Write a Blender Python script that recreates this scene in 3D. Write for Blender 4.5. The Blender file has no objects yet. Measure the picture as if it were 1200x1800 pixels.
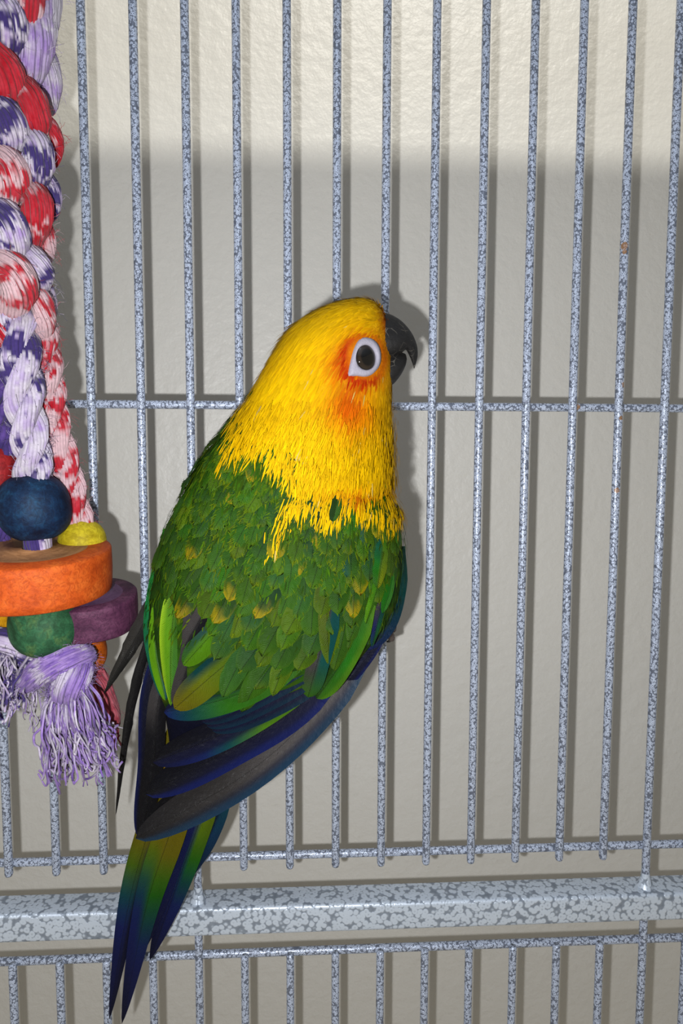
import bpy, math, random
import numpy as np
from mathutils import Vector, Matrix, noise
from mathutils.bvhtree import BVHTree

random.seed(7)
MM = 0.001                       # everything below is laid out in millimetres
SC = bpy.context.scene
COL = SC.collection

# ------------------------------------------------------------------ camera
F_PX = 1100.0                    # focal length in pixels of a 1200 x 1800 frame
CAM = np.array([89.184, -262.447, 0.0])
YAW, PIT, ROL = -0.04957, -0.07509, -0.00258
def _rot():
    cz, sz = math.cos(YAW), math.sin(YAW); cx, sx = math.cos(PIT), math.sin(PIT); cy, sy = math.cos(ROL), math.sin(ROL)
    Rz = np.array([[cz, -sz, 0], [sz, cz, 0], [0, 0, 1]])
    Rx = np.array([[1, 0, 0], [0, cx, -sx], [0, sx, cx]])
    Ry = np.array([[cy, 0, sy], [0, 1, 0], [-sy, 0, cy]])
    return Rz @ Rx @ Ry
ROT = _rot()
RIGHT, FWD, UP = ROT[:, 0], ROT[:, 1], ROT[:, 2]
cam_data = bpy.data.cameras.new('camera')
cam_data.sensor_fit = 'VERTICAL'; cam_data.sensor_height = 36.0
cam_data.lens = 36.0 * F_PX / 1800.0
cam_data.clip_start = 0.01; cam_data.clip_end = 20
cam = bpy.data.objects.new('camera', cam_data); COL.objects.link(cam)
cam.matrix_world = Matrix(((RIGHT[0], UP[0], -FWD[0], CAM[0]*MM), (RIGHT[1], UP[1], -FWD[1], CAM[1]*MM),
                           (RIGHT[2], UP[2], -FWD[2], CAM[2]*MM), (0, 0, 0, 1)))
SC.camera = cam

# ------------------------------------------------------------------ light
WALL_Y = 70.0
world = bpy.data.worlds.new('room_light'); SC.world = world; world.use_nodes = True
bg = world.node_tree.nodes['Background']
bg.inputs['Color'].default_value = (1.0, 0.93, 0.80, 1); bg.inputs['Strength'].default_value = 0.32
def lamp(name, kind, loc, energy, color):
    d = bpy.data.lights.new(name, kind); d.energy = energy; d.color = color
    o = bpy.data.objects.new(name, d); COL.objects.link(o); o.location = [c*MM for c in loc]
    return o
# the flash of the phone that took the picture, beside its lens
fl = lamp('phone_flash', 'POINT', CAM - RIGHT*18.6 - UP*13.6, 3.5, (0.98, 0.985, 1.0))
fl.data.shadow_soft_size = 0.0026
# the ceiling lamp of the room, cut off by the added tray
cl = lamp('ceiling_lamp', 'AREA', (330, -1150, 215+1230), 27.0, (1.0, 0.965, 0.88))
cl.data.shape = 'DISK'; cl.data.size = 0.26
cl.rotation_euler = (Vector((0.12, 0.07, 0.15)) - Vector(cl.location)).to_track_quat('-Z', 'Y').to_euler()
SC.view_settings.view_transform = 'Standard'; SC.view_settings.look = 'None'
SC.view_settings.exposure = 0.0; SC.view_settings.gamma = 1.0; SC.view_settings.use_curve_mapping = False

# ------------------------------------------------------------------ helpers
def P(px, py, d=0.0):
    """point seen at pixel (px, py), d mm in front of the plane of the cage bars"""
    r = FWD + RIGHT*((px-600)/F_PX) + UP*((900-py)/F_PX)
    return CAM + r*((-d-CAM[1])/r[1])
def Pz(px, py, z):
    r = FWD + RIGHT*((px-600)/F_PX) + UP*((900-py)/F_PX)
    return CAM + r*((z-CAM[2])/r[2])
def to_px(p):
    q = (np.asarray(p)-CAM) @ ROT
    return 600+F_PX*q[0]/q[1], 900-F_PX*q[2]/q[1]
def scale_at(d): return (-CAM[1]-d)/F_PX          # mm per pixel at depth d
def unit(v):
    n = np.linalg.norm(v); return v/n if n > 1e-9 else v
def lin(r, g, b):
    f = lambda c: (c/255/12.92) if c/255 <= .04045 else ((c/255+.055)/1.055)**2.4
    return np.array([f(r), f(g), f(b)])
def mixc(a, b, t):
    t = max(0., min(1., t)); return a*(1-t)+b*t
def sstep(a, b, x):
    t = max(0., min(1., (x-a)/(b-a))); return t*t*(3-2*t)
def n3(x, y=0., z=0.): return noise.noise((x, y, z))

class MB:
    """collects geometry for one mesh"""
    def __init__(s): s.v = []; s.f = []; s.c = []; s.uv = []
    def add(s, verts, faces, cols=None, uvs=None):
        o = len(s.v); s.v.extend(verts); s.f.extend([tuple(i+o for i in f) for f in faces])
        s.c.extend(cols if cols is not None else [(1, 1, 1)]*len(verts))
        s.uv.extend(uvs if uvs is not None else [(0, 0)]*len(verts))
    def mesh(s, name, origin=(0, 0, 0), smooth=True):
        me = bpy.data.meshes.new(name)
        V = (np.array(s.v, float)-np.array(origin, float))*MM
        me.from_pydata([tuple(v) for v in V], [], s.f)
        a = me.color_attributes.new('Col', 'FLOAT_COLOR', 'POINT')
        C = np.ones((len(s.v), 4), np.float32); C[:, :3] = np.array(s.c, np.float32).reshape(-1, 3)
        a.data.foreach_set('color', C.ravel())
        uvl = me.uv_layers.new(name='UVMap')
        li = np.empty(len(me.loops), np.int32); me.loops.foreach_get('vertex_index', li)
        uvl.data.foreach_set('uv', np.array(s.uv, np.float32)[li].ravel())
        if smooth: me.polygons.foreach_set('use_smooth', [True]*len(me.polygons))
        me.update(); return me
    def build(s, name, mat, parent=None, origin=None, smooth=True, label=None):
        if origin is None: origin = parent['_o'] if parent is not None and '_o' in parent else (0, 0, 0)
        ob = bpy.data.objects.new(name, s.mesh(name, origin, smooth)); COL.objects.link(ob)
        ob.data.materials.append(mat)
        if parent is not None: ob.parent = parent
        if label: ob['label'] = label
        ob['_o'] = list(parent['_o']) if parent is not None and '_o' in parent else list(origin)
        return ob

def thing(name, label, cat, origin, group=None):
    o = bpy.data.objects.new(name, None); COL.objects.link(o)
    o.location = [c*MM for c in origin]; o['label'] = label; o['category'] = cat
    o['_o'] = [float(c) for c in origin]; o.empty_display_size = 0.02
    if group: o['group'] = group
    return o

def grid_faces(nr, nc, closed=False):
    f = []
    for i in range(nr-1):
        for j in range(nc if closed else nc-1):
            k = (j+1) % nc
            f.append((i*nc+j, i*nc+k, (i+1)*nc+k, (i+1)*nc+j))
    return f
def resample(pts, n, radii=None):
    pts = [np.array(p, float) for p in pts]
    if len(pts) == 2: pts = [pts[0], (pts[0]+pts[1])/2, pts[1]]
    q = [2*pts[0]-pts[1]]+pts+[2*pts[-1]-pts[-2]]
    out = []
    m = len(pts)-1
    for i in range(n):
        t = i/(n-1)*m; k = min(int(t), m-1); u = t-k
        a, b, c, d = q[k], q[k+1], q[k+2], q[k+3]
        out.append(.5*((2*b)+(-a+c)*u+(2*a-5*b+4*c-d)*u*u+(-a+3*b-3*c+d)*u**3))
    return np.array(out)
def frames(pts, ref=None):
    T = np.gradient(pts, axis=0); T /= np.maximum(np.linalg.norm(T, axis=1), 1e-9)[:, None]
    r = np.array(ref if ref is not None else (0.12, -1, 0.07)); n = unit(r-T[0]*np.dot(r, T[0]))
    N = []
    for t in T:
        n = unit(n-t*np.dot(n, t)); N.append(n)
    N = np.array(N); return T, N, np.cross(T, N)
def tube(mb, pts, rad, sides=6, cols=None, cap=True):
    pts = np.asarray(pts, float); n = len(pts); T, N, B = frames(pts)
    rad = np.full(n, rad) if np.isscalar(rad) else np.asarray(rad)
    a = np.arange(sides)*2*math.pi/sides
    V = pts[:, None]+rad[:, None, None]*(np.cos(a)[None, :, None]*N[:, None]+np.sin(a)[None, :, None]*B[:, None])
    L = np.concatenate([[0], np.cumsum(np.linalg.norm(np.diff(pts, axis=0), axis=1))])
    V = V.reshape(-1, 3); f = grid_faces(n, sides, True)
    C = None
    if cols is not None: C = [tuple(cols[i]) for i in range(n) for _ in range(sides)]
    uv = [(j/sides, L[i]) for i in range(n) for j in range(sides)]
    if cap: f = f+[tuple(range(sides-1, -1, -1)), tuple((n-1)*sides+j for j in range(sides))]
    mb.add(list(V), f, C, uv)
def lathe(mb, centre, axis, prof, seg=40, cols=None, wob=0., seed=0):
    ax = unit(np.array(axis, float)); r = np.array((1., 0.1, 0.)); n = unit(r-ax*np.dot(r, ax)); b = np.cross(ax, n)
    V = []; uv = []
    for i, (rr, z) in enumerate(prof):
        for j in range(seg):
            a = 2*math.pi*j/seg
            k = rr*(1+wob*n3(math.cos(a)*1.3+seed, math.sin(a)*1.3, z*.05+seed))
            V.append(centre+ax*z+(n*math.cos(a)+b*math.sin(a))*k); uv.append((j/seg, z))
    mb.add(V, grid_faces(len(prof), seg, True), None, uv)
def box(mb, lo, hi):
    x0, y0, z0 = lo; x1, y1, z1 = hi
    mb.add([np.array(p, float) for p in ((x0, y0, z0), (x1, y0, z0), (x1, y1, z0), (x0, y1, z0), (x0, y0, z1), (x1, y0, z1), (x1, y1, z1), (x0, y1, z1))],
           [(0, 3, 2, 1), (4, 5, 6, 7), (0, 1, 5, 4), (1, 2, 6, 5), (2, 3, 7, 6), (3, 0, 4, 7)])

# ------------------------------------------------------------------ materials
class NT:
    def __init__(s, name):
        s.m = bpy.data.materials.new(name); s.m.use_nodes = True; s.t = s.m.node_tree
        s.b = s.t.nodes['Principled BSDF']
    def n(s, kind, **kw):
        nd = s.t.nodes.new(kind)
        for k, v in kw.items(): setattr(nd, k, v)
        return nd
    def l(s, a, b): s.t.links.new(a, b)
    def val(s, sock, v):
        if isinstance(v, bpy.types.NodeSocket): s.l(v, sock)
        else: sock.default_value = v
    def math(s, op, a, b=0.0, c=0.0):
        nd = s.n('ShaderNodeMath', operation=op)
        s.val(nd.inputs[0], a); s.val(nd.inputs[1], b); s.val(nd.inputs[2], c)
        return nd.outputs[0]
    def ramp(s, fac, stops, interp='LINEAR'):
        nd = s.n('ShaderNodeValToRGB'); nd.color_ramp.interpolation = interp
        e = nd.color_ramp.elements
        while len(e) < len(stops): e.new(0.5)
        for i, (p, c) in enumerate(stops):
            e[i].position = p; e[i].color = tuple(c)+(1,) if len(c) == 3 else c
        s.l(fac, nd.inputs[0]); return nd.outputs[0]
    def mix(s, fac, a, b, mode='MIX'):
        nd = s.n('ShaderNodeMix', data_type='RGBA', blend_type=mode)
        s.val(nd.inputs[0], fac)
        for k, v in ((6, a), (7, b)):
            if isinstance(v, bpy.types.NodeSocket): s.l(v, nd.inputs[k])
            else: nd.inputs[k].default_value = tuple(v)+(1,)
        return nd.outputs[2]
    def noise(s, scale, detail=2., rough=.5, vec=None, dist=0.):
        nd = s.n('ShaderNodeTexNoise'); nd.inputs['Scale'].default_value = scale
        nd.inputs['Detail'].default_value = detail; nd.inputs['Roughness'].default_value = rough
        nd.inputs['Distortion'].default_value = dist
        if vec is not None: s.l(vec, nd.inputs['Vector'])
        return nd.outputs['Fac']
    def voro(s, scale, vec=None, feature='F1', rnd=1.):
        nd = s.n('ShaderNodeTexVoronoi', feature=feature); nd.inputs['Scale'].default_value = scale
        nd.inputs['Randomness'].default_value = rnd
        if vec is not None: s.l(vec, nd.inputs['Vector'])
        return nd.outputs['Distance']
    def bump(s, h, dist, strength=1.0):
        nd = s.n('ShaderNodeBump'); nd.inputs['Strength'].default_value = strength
        nd.inputs['Distance'].default_value = dist; s.l(h, nd.inputs['Height'])
        s.l(nd.outputs[0], s.b.inputs['Normal']); return nd
    def pos(s): return s.n('ShaderNodeNewGeometry').outputs['Position']
    def obj(s): return s.n('ShaderNodeTexCoord').outputs['Object']
    def attr(s): return s.n('ShaderNodeAttribute', attribute_name='Col').outputs['Color']
    def set(s, **kw):
        for k, v in kw.items():
            i = s.b.inputs[k.replace('_', ' ')]
            if isinstance(v, bpy.types.NodeSocket): s.l(v, i)
            elif isinstance(v, (tuple, list, np.ndarray)): i.default_value = tuple(v)+(1,) if len(v) == 3 else v
            else: i.default_value = v
        return s.m

def mat_wall():
    t = NT('wall_paint'); p = t.pos()
    c = t.mix(t.noise(9., 3., .6, p), lin(187, 185, 179), lin(193, 191, 185))
    h = t.math('ADD', t.math('MULTIPLY', t.noise(130., 2., .5, p), .7), t.math('MULTIPLY', t.noise(420., 3., .6, p), .35))
    t.bump(h, .0016, .55)
    return t.set(Base_Color=c, Roughness=.42, Specular_IOR_Level=.35)
def mat_hammer(name, scale, light, dark, stops, rust=()):
    t = NT(name); p = t.pos()
    wob = t.n('ShaderNodeVectorMath', operation='ADD')
    nz = t.n('ShaderNodeTexNoise'); nz.inputs['Scale'].default_value = scale*.5; t.l(p, nz.inputs['Vector'])
    sc = t.n('ShaderNodeVectorMath', operation='SCALE'); sc.inputs['Scale'].default_value = .5/scale
    t.l(nz.outputs['Color'], sc.inputs[0]); t.l(p, wob.inputs[0]); t.l(sc.outputs[0], wob.inputs[1])
    v = t.voro(scale, wob.outputs[0])
    k = t.ramp(v, [(a, (b, b, b)) for a, b in stops])
    c = t.mix(k, dark, light)
    for (q, r) in rust:
        d = t.n('ShaderNodeVectorMath', operation='DISTANCE'); t.l(p, d.inputs[0]); d.inputs[1].default_value = tuple(x*MM for x in q)
        m = t.math('LESS_THAN', t.math('ADD', d.outputs['Value'], t.math('MULTIPLY', t.noise(1500., 2., .6, p), .0016)), r*MM+.0008)
        c = t.mix(t.math('MULTIPLY', m, .75), c, lin(150, 105, 50))
    t.bump(k, .0003, .6)
    return t.set(Base_Color=c, Roughness=.38, Metallic=.25, Specular_IOR_Level=.55)
def mat_feather(name, rough, spec, barb, sheen=.15):
    t = NT(name)
    uv = t.n('ShaderNodeUVMap'); sp = t.n('ShaderNodeSeparateXYZ'); t.l(uv.outputs[0], sp.inputs[0])
    au = t.math('ABSOLUTE', sp.outputs[0])
    co = t.math('SUBTRACT', sp.outputs[1], t.math('MULTIPLY', au, 1.1))
    wig = t.math('MULTIPLY', t.noise(500., 2., .5, t.pos()), 1.6)
    s = t.math('SINE', t.math('MULTIPLY', t.math('ADD', co, wig), 2*math.pi/.62))
    s01 = t.math('MULTIPLY_ADD', s, .5, .5)
    shaft = t.math('LESS_THAN', au, .17)
    f = t.math('SUBTRACT', t.math('MULTIPLY_ADD', s01, barb, 1-barb*.6), t.math('MULTIPLY', shaft, .42))
    vm = t.n('ShaderNodeVectorMath', operation='SCALE'); t.l(t.attr(), vm.inputs[0]); t.l(f, vm.inputs['Scale'])
    t.bump(s01, .00022, .55)
    return t.set(Base_Color=vm.outputs[0], Roughness=rough, Specular_IOR_Level=spec, Sheen_Weight=sheen, Sheen_Roughness=.4)
def mat_attr(name, rough, spec=.3, sheen=0., nscale=None, namt=.2, bump=None):
    t = NT(name); c = t.attr()
    if nscale:
        f = t.math('MULTIPLY_ADD', t.noise(nscale, 3., .6, t.pos()), namt*2, 1-namt)
        vm = t.n('ShaderNodeVectorMath', operation='SCALE'); t.l(c, vm.inputs[0]); t.l(f, vm.inputs['Scale']); c = vm.outputs[0]
    if bump: t.bump(t.noise(bump[0], 3., .6, t.pos()), bump[1], .6)
    return t.set(Base_Color=c, Roughness=rough, Specular_IOR_Level=spec, Sheen_Weight=sheen, Sheen_Roughness=.5)
def mat_dyed(name, c0, c1, c2, scale=110., rough=.6, spec=.16):
    t = NT(name); p = t.pos()
    a = t.noise(scale, 4., .65, p, .6); b = t.noise(scale*4.5, 4., .7, p, 1.2)
    c = t.ramp(a, [(.32, c0), (.5, c1), (.7, c2)])
    c = t.mix(t.ramp(b, [(.40, (.55, .55, .55)), (.58, (0, 0, 0))]), c, c0*.75)
    t.bump(b, .0006, .35)
    return t.set(Base_Color=c, Roughness=rough, Specular_IOR_Level=spec)
def mat_disc(name, side, face, axis_o, radius):
    """dyed rim, sawn wood face; axis_o: centre in world mm"""
    t = NT(name); p = t.pos()
    uv = t.n('ShaderNodeUVMap'); sp = t.n('ShaderNodeSeparateXYZ'); t.l(uv.outputs[0], sp.inputs[0])
    d = t.n('ShaderNodeVectorMath', operation='DISTANCE'); t.l(p, d.inputs[0]); d.inputs[1].default_value = tuple(x*MM for x in axis_o)
    rings = t.math('SINE', t.math('ADD', t.math('MULTIPLY', d.outputs['Value'], 3600.), t.math('MULTIPLY', t.noise(90., 3., .6, p), 7.)))
    f = t.mix(t.math('MULTIPLY_ADD', rings, .2, .5), face[0], face[1])
    f = t.mix(t.ramp(t.noise(160., 5., .7, p, 1.), [(.38, (.6, .6, .6)), (.6, (0, 0, 0))]), f, face[2])
    a = t.noise(85., 4., .65, p, .8); b = t.noise(520., 4., .7, p, 1.5)
    s = t.ramp(a, [(.3, side[0]), (.5, side[1]), (.68, side[2])])
    s = t.mix(t.ramp(b, [(.4, (.6, .6, .6)), (.56, (0, 0, 0))]), s, side[0]*.8)
    isface = t.math('GREATER_THAN', sp.outputs[0], 1.5)
    t.bump(b, .0007, .4)
    return t.set(Base_Color=t.mix(isface, s, f), Roughness=.6, Specular_IOR_Level=.18)

BLK = np.array((.008, .008, .010))
M_WALL = mat_wall()
M_YARN = mat_attr('cotton_yarn', .95, .08, .1, 900., .3)
M_PLUME = mat_attr('soft_plumage', .75, .06, 0.)
M_SKIN = mat_attr('plumage_base', .8, .1, 0., 700., .25, (800., .0005))
M_COVERT = mat_feather('covert_vane', .6, .14, .42, 0.)
M_QUILL = mat_feather('dark_quill_vane', .5, .14, .2, 0.)
M_FLIGHT = mat_feather('flight_vane', .45, .3, .22, 0.)
M_RING = mat_attr('eye_skin', .6, .3, 0., 1500., .12, (1800., .0003))
M_EYE = mat_attr('eye_gloss', .04, .6)
M_TOE = mat_attr('scaly_toe', .55, .35, 0., 1600., .35, (1300., .0005))

# ------------------------------------------------------------------ wall
mb = MB(); nx, nz = 2, 2
mb.add([np.array((x, WALL_Y, z), float) for z in (-900, 1500) for x in (-1400, 1600)], [(0, 1, 3, 2)])
mb.add([np.array((x, WALL_Y+100, z), float) for z in (-900, 1500) for x in (-1400, 1600)], [(1, 0, 2, 3)])
wall = mb.build('wall_back', M_WALL, origin=(0, WALL_Y, 0), smooth=False); wall.location = (0, WALL_Y*MM, 0)
wall['kind'] = 'structure'; wall['label'] = 'off-white painted wall behind the cage bars'; 

mb = MB(); box(mb, (-1400, -2600, -950), (1600, WALL_Y, -900))
t = NT('floor_boards'); floor_mat = t.set(Base_Color=t.mix(t.noise(6., 3., .6, t.pos()), lin(205, 198, 186), lin(215, 208, 196)), Roughness=.5)
fo = mb.build('floor', floor_mat, smooth=False); fo['kind'] = 'structure'

# ------------------------------------------------------------------ cage
ROOF_Z = 202.0
CB1 = 24.46*1.0137; CB2 = -169.97*1.0137            # heights of the two cross bars (they sit behind the bars)
RAIL_TOP = P(350, 1581, 0)[2]
RAIL_F = Pz(350, 1599, RAIL_TOP)[1]; RAIL_B = Pz(350, 1561, RAIL_TOP)[1]
RAIL_BOT = P(350, 1648, -RAIL_F)[2]
CB3 = P(600, 1668, -3.6)[2]
rust = [(P(1097, 432, 1.6), 1.6), (P(1097, 442, 1.6), 1.0), (P(1098, 676, 1.6), 1.3), (P(1091, 735, 1.6), .9), (P(1084, 862, 1.6), 1.1),
        (P(1014, 715, -2), 1.2), (P(8, 1510, -2), 1.2)]
M_BAR = mat_hammer('hammered_bar_paint', 960., lin(176, 187, 208), lin(60, 66, 82), [(.0, .1), (.15, .2), (.25, 1.), (.52, 1.), (.64, .25), (1., .15)], rust)
M_RAIL = mat_hammer('hammered_rail_paint', 460., lin(186, 197, 211), lin(98, 108, 122), [(.0, .5), (.12, .75), (.28, 1.), (.56, .95), (.69, .28), (1., .1)],
                    [(P(100, 1574, 3), 1.1), (P(552, 1561, 0), 1.3)])
cage = thing('bird_cage', 'grey hammered-metal bird cage with evenly spaced upright bars behind the parrot', 'cage', (90, 0, -360))
R_BAR = 1.72
def bar_mesh(z0, z1):
    m = MB(); tube(m, [(0, 0, z0), (0, 0, z0+1), (0, 0, (z0+z1)/2), (0, 0, z1-1), (0, 0, z1)], [R_BAR*.8, R_BAR, R_BAR, R_BAR, R_BAR*.8], 14)
    return m.mesh('bar', (0, 0, -360))
full = bar_mesh(CB2-3.6, ROOF_Z); sup = bar_mesh(RAIL_TOP-1, ROOF_Z)
low = bar_mesh(-360, CB3+1.5); lows = bar_mesh(-360, RAIL_BOT+1)
def put(me, name, x, mat):
    o = bpy.data.objects.new(name, me); COL.objects.link(o); o.parent = cage; o.location = ((x-90)*MM, 0, 0)
    if not me.materials: me.materials.append(mat)
    return o
weld = MB(); lathe(weld, np.array((0, 0, RAIL_TOP-.3)), (0, 0, 1), [(3.9, 0), (3.2, 1.2), (2.2, 3.6), (1.75, 6.5)], 16)
weld = weld.mesh('weld', (0, 0, -360))
for i in range(-9, 24):
    s = (i-2) % 10 == 0
    put(sup if s else full, 'bar', 20*i, M_BAR); put(lows if s else low, 'lower_bar', 20*i, M_BAR)
    if s: put(weld, 'weld', 20*i, M_RAIL)
def hbar(name, z, y=3.5, r=1.75):
    m = MB(); tube(m, resample([(-186, y, z), (90, y, z), (466, y, z)], 9), r, 14); return m.build(name, M_BAR, cage)
hbar('cross_bar', CB1); hbar('cross_bar', CB2); hbar('cross_bar', CB3, 3.3)
def rounded_rail(name, y0, y1, z0, z1, x0=-200, x1=480, r=1.6):
    m = MB(); prof = []
    for cy, cz, a0 in ((y1-r, z1-r, 0), (y0+r, z1-r, 90), (y0+r, z0+r, 180), (y1-r, z0+r, 270)):
        for k in range(5):
            a = math.radians(a0+k*22.5); prof.append((cy+r*math.cos(a), cz+r*math.sin(a)))
    n = len(prof); V = []
    xs = np.linspace(x0, x1, 4)
    for x in xs: V += [np.array((x, y, z)) for y, z in prof]
    f = grid_faces(len(xs), n, True)+[tuple(range(n)), tuple((len(xs)-1)*n+j for j in range(n-1, -1, -1))]
    m.add(V, f); return m.build(name, M_RAIL, cage)
rounded_rail('frame_rail', RAIL_F, RAIL_B, RAIL_BOT, RAIL_TOP)
rounded_rail('top_rail', -8, 8, ROOF_Z-1, ROOF_Z+16)
m = MB(); box(m, (-220, -760, ROOF_Z+16), (500, 10, ROOF_Z+20)); m.build('light_block_tray', M_RAIL, cage, smooth=False)  # unseen solid tray, added and sized to block the ceiling lamp
# ------------------------------------------------------------------ rope toy
toy = thing('rope_toy', 'hanging toy of braided red, white and purple cotton rope with dyed wooden beads and discs', 'bird toy', P(60, 1380, 34))
YK = .60
RED, RED2, PINKW = lin(186, 24, 40)*YK, lin(205, 60, 74)*YK, lin(226, 190, 197)*YK
WHITE, PURP, LILA, LILA2 = lin(218, 210, 224)*YK, lin(72, 58, 120)*YK, lin(176, 146, 212)*YK, lin(126, 94, 182)*YK
def dye(kind, s, k, j, seed):
    s = s+random.gauss(0, .6)+1.6*n3(j*.9, seed*2.3, k*1.1)
    a = n3(s*.21, k*2.9+seed*1.7, j*.09+seed*.37); b = n3(s*.45+40, k*4.1+seed, j*.45)
    if kind == 'red':
        c = mixc(RED, RED2, .45+b*1.1); return mixc(c, PINKW, sstep(.38, .55, a+b*.3)*.8)
    if kind == 'redwhite': return mixc(PINKW, mixc(RED2, RED, .3+b), sstep(-.02, .16, a+b*.35))
    if kind == 'whitepurple':
        c = mixc(WHITE, LILA, .25+b*.8); return mixc(c, PURP, sstep(.13, .26, a+b*.25))
    if kind == 'purplewhite': return mixc(mixc(WHITE, LILA, .3+b), PURP, sstep(-.12, .06, a+b*.35))
    if kind == 'purple': return mixc(PURP, LILA2, .2+b)
    if kind == 'lilac': return mixc(mixc(LILA, LILA2, .4+b*1.4), WHITE, sstep(.12, .35, a+b*.4)*.8)
    if kind == 'pinkred': return mixc(lin(170, 62, 78)*YK, lin(205, 110, 122)*YK, .5+b)
    if kind == 'lilacwhite': return mixc(WHITE, LILA, .3+a*1.2+b*.5)
def bundle(mb, pts, rad, plies, turns, J, kind, seed, n=None, taper=.0, sides=4):
    """rope: plies of yarn twisted round the path; pts are 3-d, rad in mm"""
    pts = [np.array(p) for p in pts]
    L = sum(np.linalg.norm(pts[i+1]-pts[i]) for i in range(len(pts)-1))
    n = n or max(14, int(L/1.1)); C = resample(pts, n); T, N, B = frames(C)
    t = np.linspace(0, 1, n); s = t*L
    prof = 1-taper*np.abs(2*t-1)**3.2
    lump = np.array([1+.07*n3(x*.3, seed*3.1) for x in s])
    for k in range(plies):
        if plies == 1: pc, pr = C, rad*prof*lump
        else:
            ph = 2*math.pi*k/plies+turns*2*math.pi*t
            pc = C+(rad*.47*prof)[:, None]*(np.cos(ph)[:, None]*N+np.sin(ph)[:, None]*B)
            pr = rad*.56*prof*lump
        core = [dye(kind, x, k, 3, seed)*.9 for x in s]
        tube(mb, pc, pr*.87, 12, core)
        yr = pr*math.pi/J*1.3
        for j in range(J):
            tw = 2*math.pi*j/J+(turns*.5 if plies > 1 else turns)*-2*math.pi*t+random.uniform(-.1, .1)
            w = np.array([n3(x*.22, j*1.9+seed, k*2.2) for x in s])*.6+1.0
            o = (pr*.86*(.90+.11*w))[:, None]
            yp = pc+o*(np.cos(tw)[:, None]*N+np.sin(tw)[:, None]*B)
            tube(mb, yp, yr*(.9+.25*w), sides, [dye(kind, x, k, j, seed) for x in s])
def fibres(mb, pts, rad, count, kind, seed, length=4.):
    pts = [np.array(p) for p in pts]
    C = resample(pts, 40); T, N, B = frames(C)
    for _ in range(count):
        i = random.randrange(40); a = random.uniform(0, 6.283); o = math.cos(a)*N[i]+math.sin(a)*B[i]
        p = C[i]+o*rad*.9; d = unit(T[i]*random.uniform(-1, 1)+o*random.uniform(.15, .8)); l = length*random.uniform(.4, 1.1)
        q = [p, p+d*l*.5+o*.3, p+d*l+np.array((0, 0, -.25*l))*random.random()+T[i]*random.uniform(-.8, .8)]
        c = dye(kind, i*2., 0, 0, seed)*.9+.1*WHITE
        tube(mb, q, .055, 3, [c]*3)
seedn = [0]
def strand(pp, rpx, kind, plies=1, turns=.42, J=38, taper=.5, name='rope_strand', fuzz=60):
    seedn[0] += 1
    pts = [P(*p) for p in pp]; r = rpx*scale_at(pp[len(pp)//2][2])
    m = MB(); bundle(m, pts, r, plies, turns, J, kind, seedn[0], taper=taper)
    if fuzz: fibres(m, pts, r, fuzz, kind, seedn[0])
    return m.build(name, M_YARN, toy)
# core rope and the braid round it (visible right half, plain continuation to the left and upwards)
hk = P(18, -50, 36); m = MB()
tube(m, resample([hk, hk+np.array((0, 0, 14.)), hk+np.array((0, 0, 20.)), np.array((hk[0], hk[1], ROOF_Z+16))], 20), 1.5, 12)
m.build('hook', M_BAR, toy, label='grey metal hanger')
strand([(18, -60, 34), (22, 120, 34), (24, 330, 34), (28, 560, 34)], 27, 'purple', J=20, taper=0, fuzz=0)
braid = [
 ([(95, -30, 30), (72, 45, 40), (60, 95, 42), (38, 165, 34)], 27, 'lilacwhite'),
 ([(70, 70, 26), (88, 130, 34), (84, 200, 28)], 18, 'lilacwhite'),
 ([(30, 135, 36), (55, 175, 45), (60, 215, 44), (40, 250, 36)], 25, 'red'),
 ([(66, 195, 36), (90, 222, 40), (101, 252, 38), (95, 292, 32)], 11, 'red'),
 ([(45, 222, 36), (66, 262, 45), (62, 300, 44), (40, 340, 36)], 26, 'whitepurple'),
 ([(72, 292, 34), (92, 335, 38), (90, 368, 36), (76, 390, 30)], 14, 'purplewhite'),
 ([(50, 315, 36), (66, 358, 46), (60, 395, 45), (42, 440, 36)], 25, 'red'),
 ([(76, 385, 34), (84, 420, 38), (83, 462, 32)], 13, 'redwhite'),
 ([(42, 428, 36), (62, 462, 44), (70, 485, 42), (52, 525, 34)], 23, 'whitepurple'),
 ([(55, 500, 36), (72, 530, 42), (78, 562, 40), (70, 600, 34)], 19, 'redwhite'),
 ([(86, 500, 30), (90, 540, 33), (84, 580, 30)], 10, 'purplewhite'),
 ([(-30, 60, 40), (2, 115, 48), (12, 150, 48), (-10, 195, 40)], 30, 'red'),
 ([(-22, 175, 40), (12, 205, 49), (18, 235, 48), (-8, 275, 40)], 27, 'purplewhite'),
 ([(-18, 262, 40), (18, 292, 49), (22, 325, 48), (-6, 370, 40)], 27, 'redwhite'),
 ([(-24, 352, 40), (14, 388, 50), (20, 425, 49), (-8, 470, 40)], 29, 'purplewhite'),
 ([(-20, 440, 42), (22, 475, 51), (34, 510, 50), (8, 558, 40)], 30, 'redwhite'),
 ([(-25, 540, 40), (-2, 580, 44), (6, 602, 40)], 22, 'red'),
 ([(-28, -40, 40), (12, 20, 48), (16, 60, 48), (-8, 100, 40)], 28, 'purplewhite'),
 ([(45, -60, 36), (50, -5, 45), (38, 40, 44), (30, 80, 36)], 26, 'redwhite'),
 ([(-60, -20, 36), (-42, 60, 42), (-50, 130, 36)], 28, 'redwhite'),
 ([(-60, 120, 36), (-40, 200, 42), (-52, 270, 36)], 28, 'whitepurple'),
 ([(-62, 260, 36), (-40, 340, 42), (-52, 410, 36)], 28, 'red'),
 ([(-62, 400, 36), (-40, 480, 42), (-48, 560, 36)], 28, 'whitepurple'),
]
for pp, r, k in braid: strand(pp, r, k)
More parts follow.
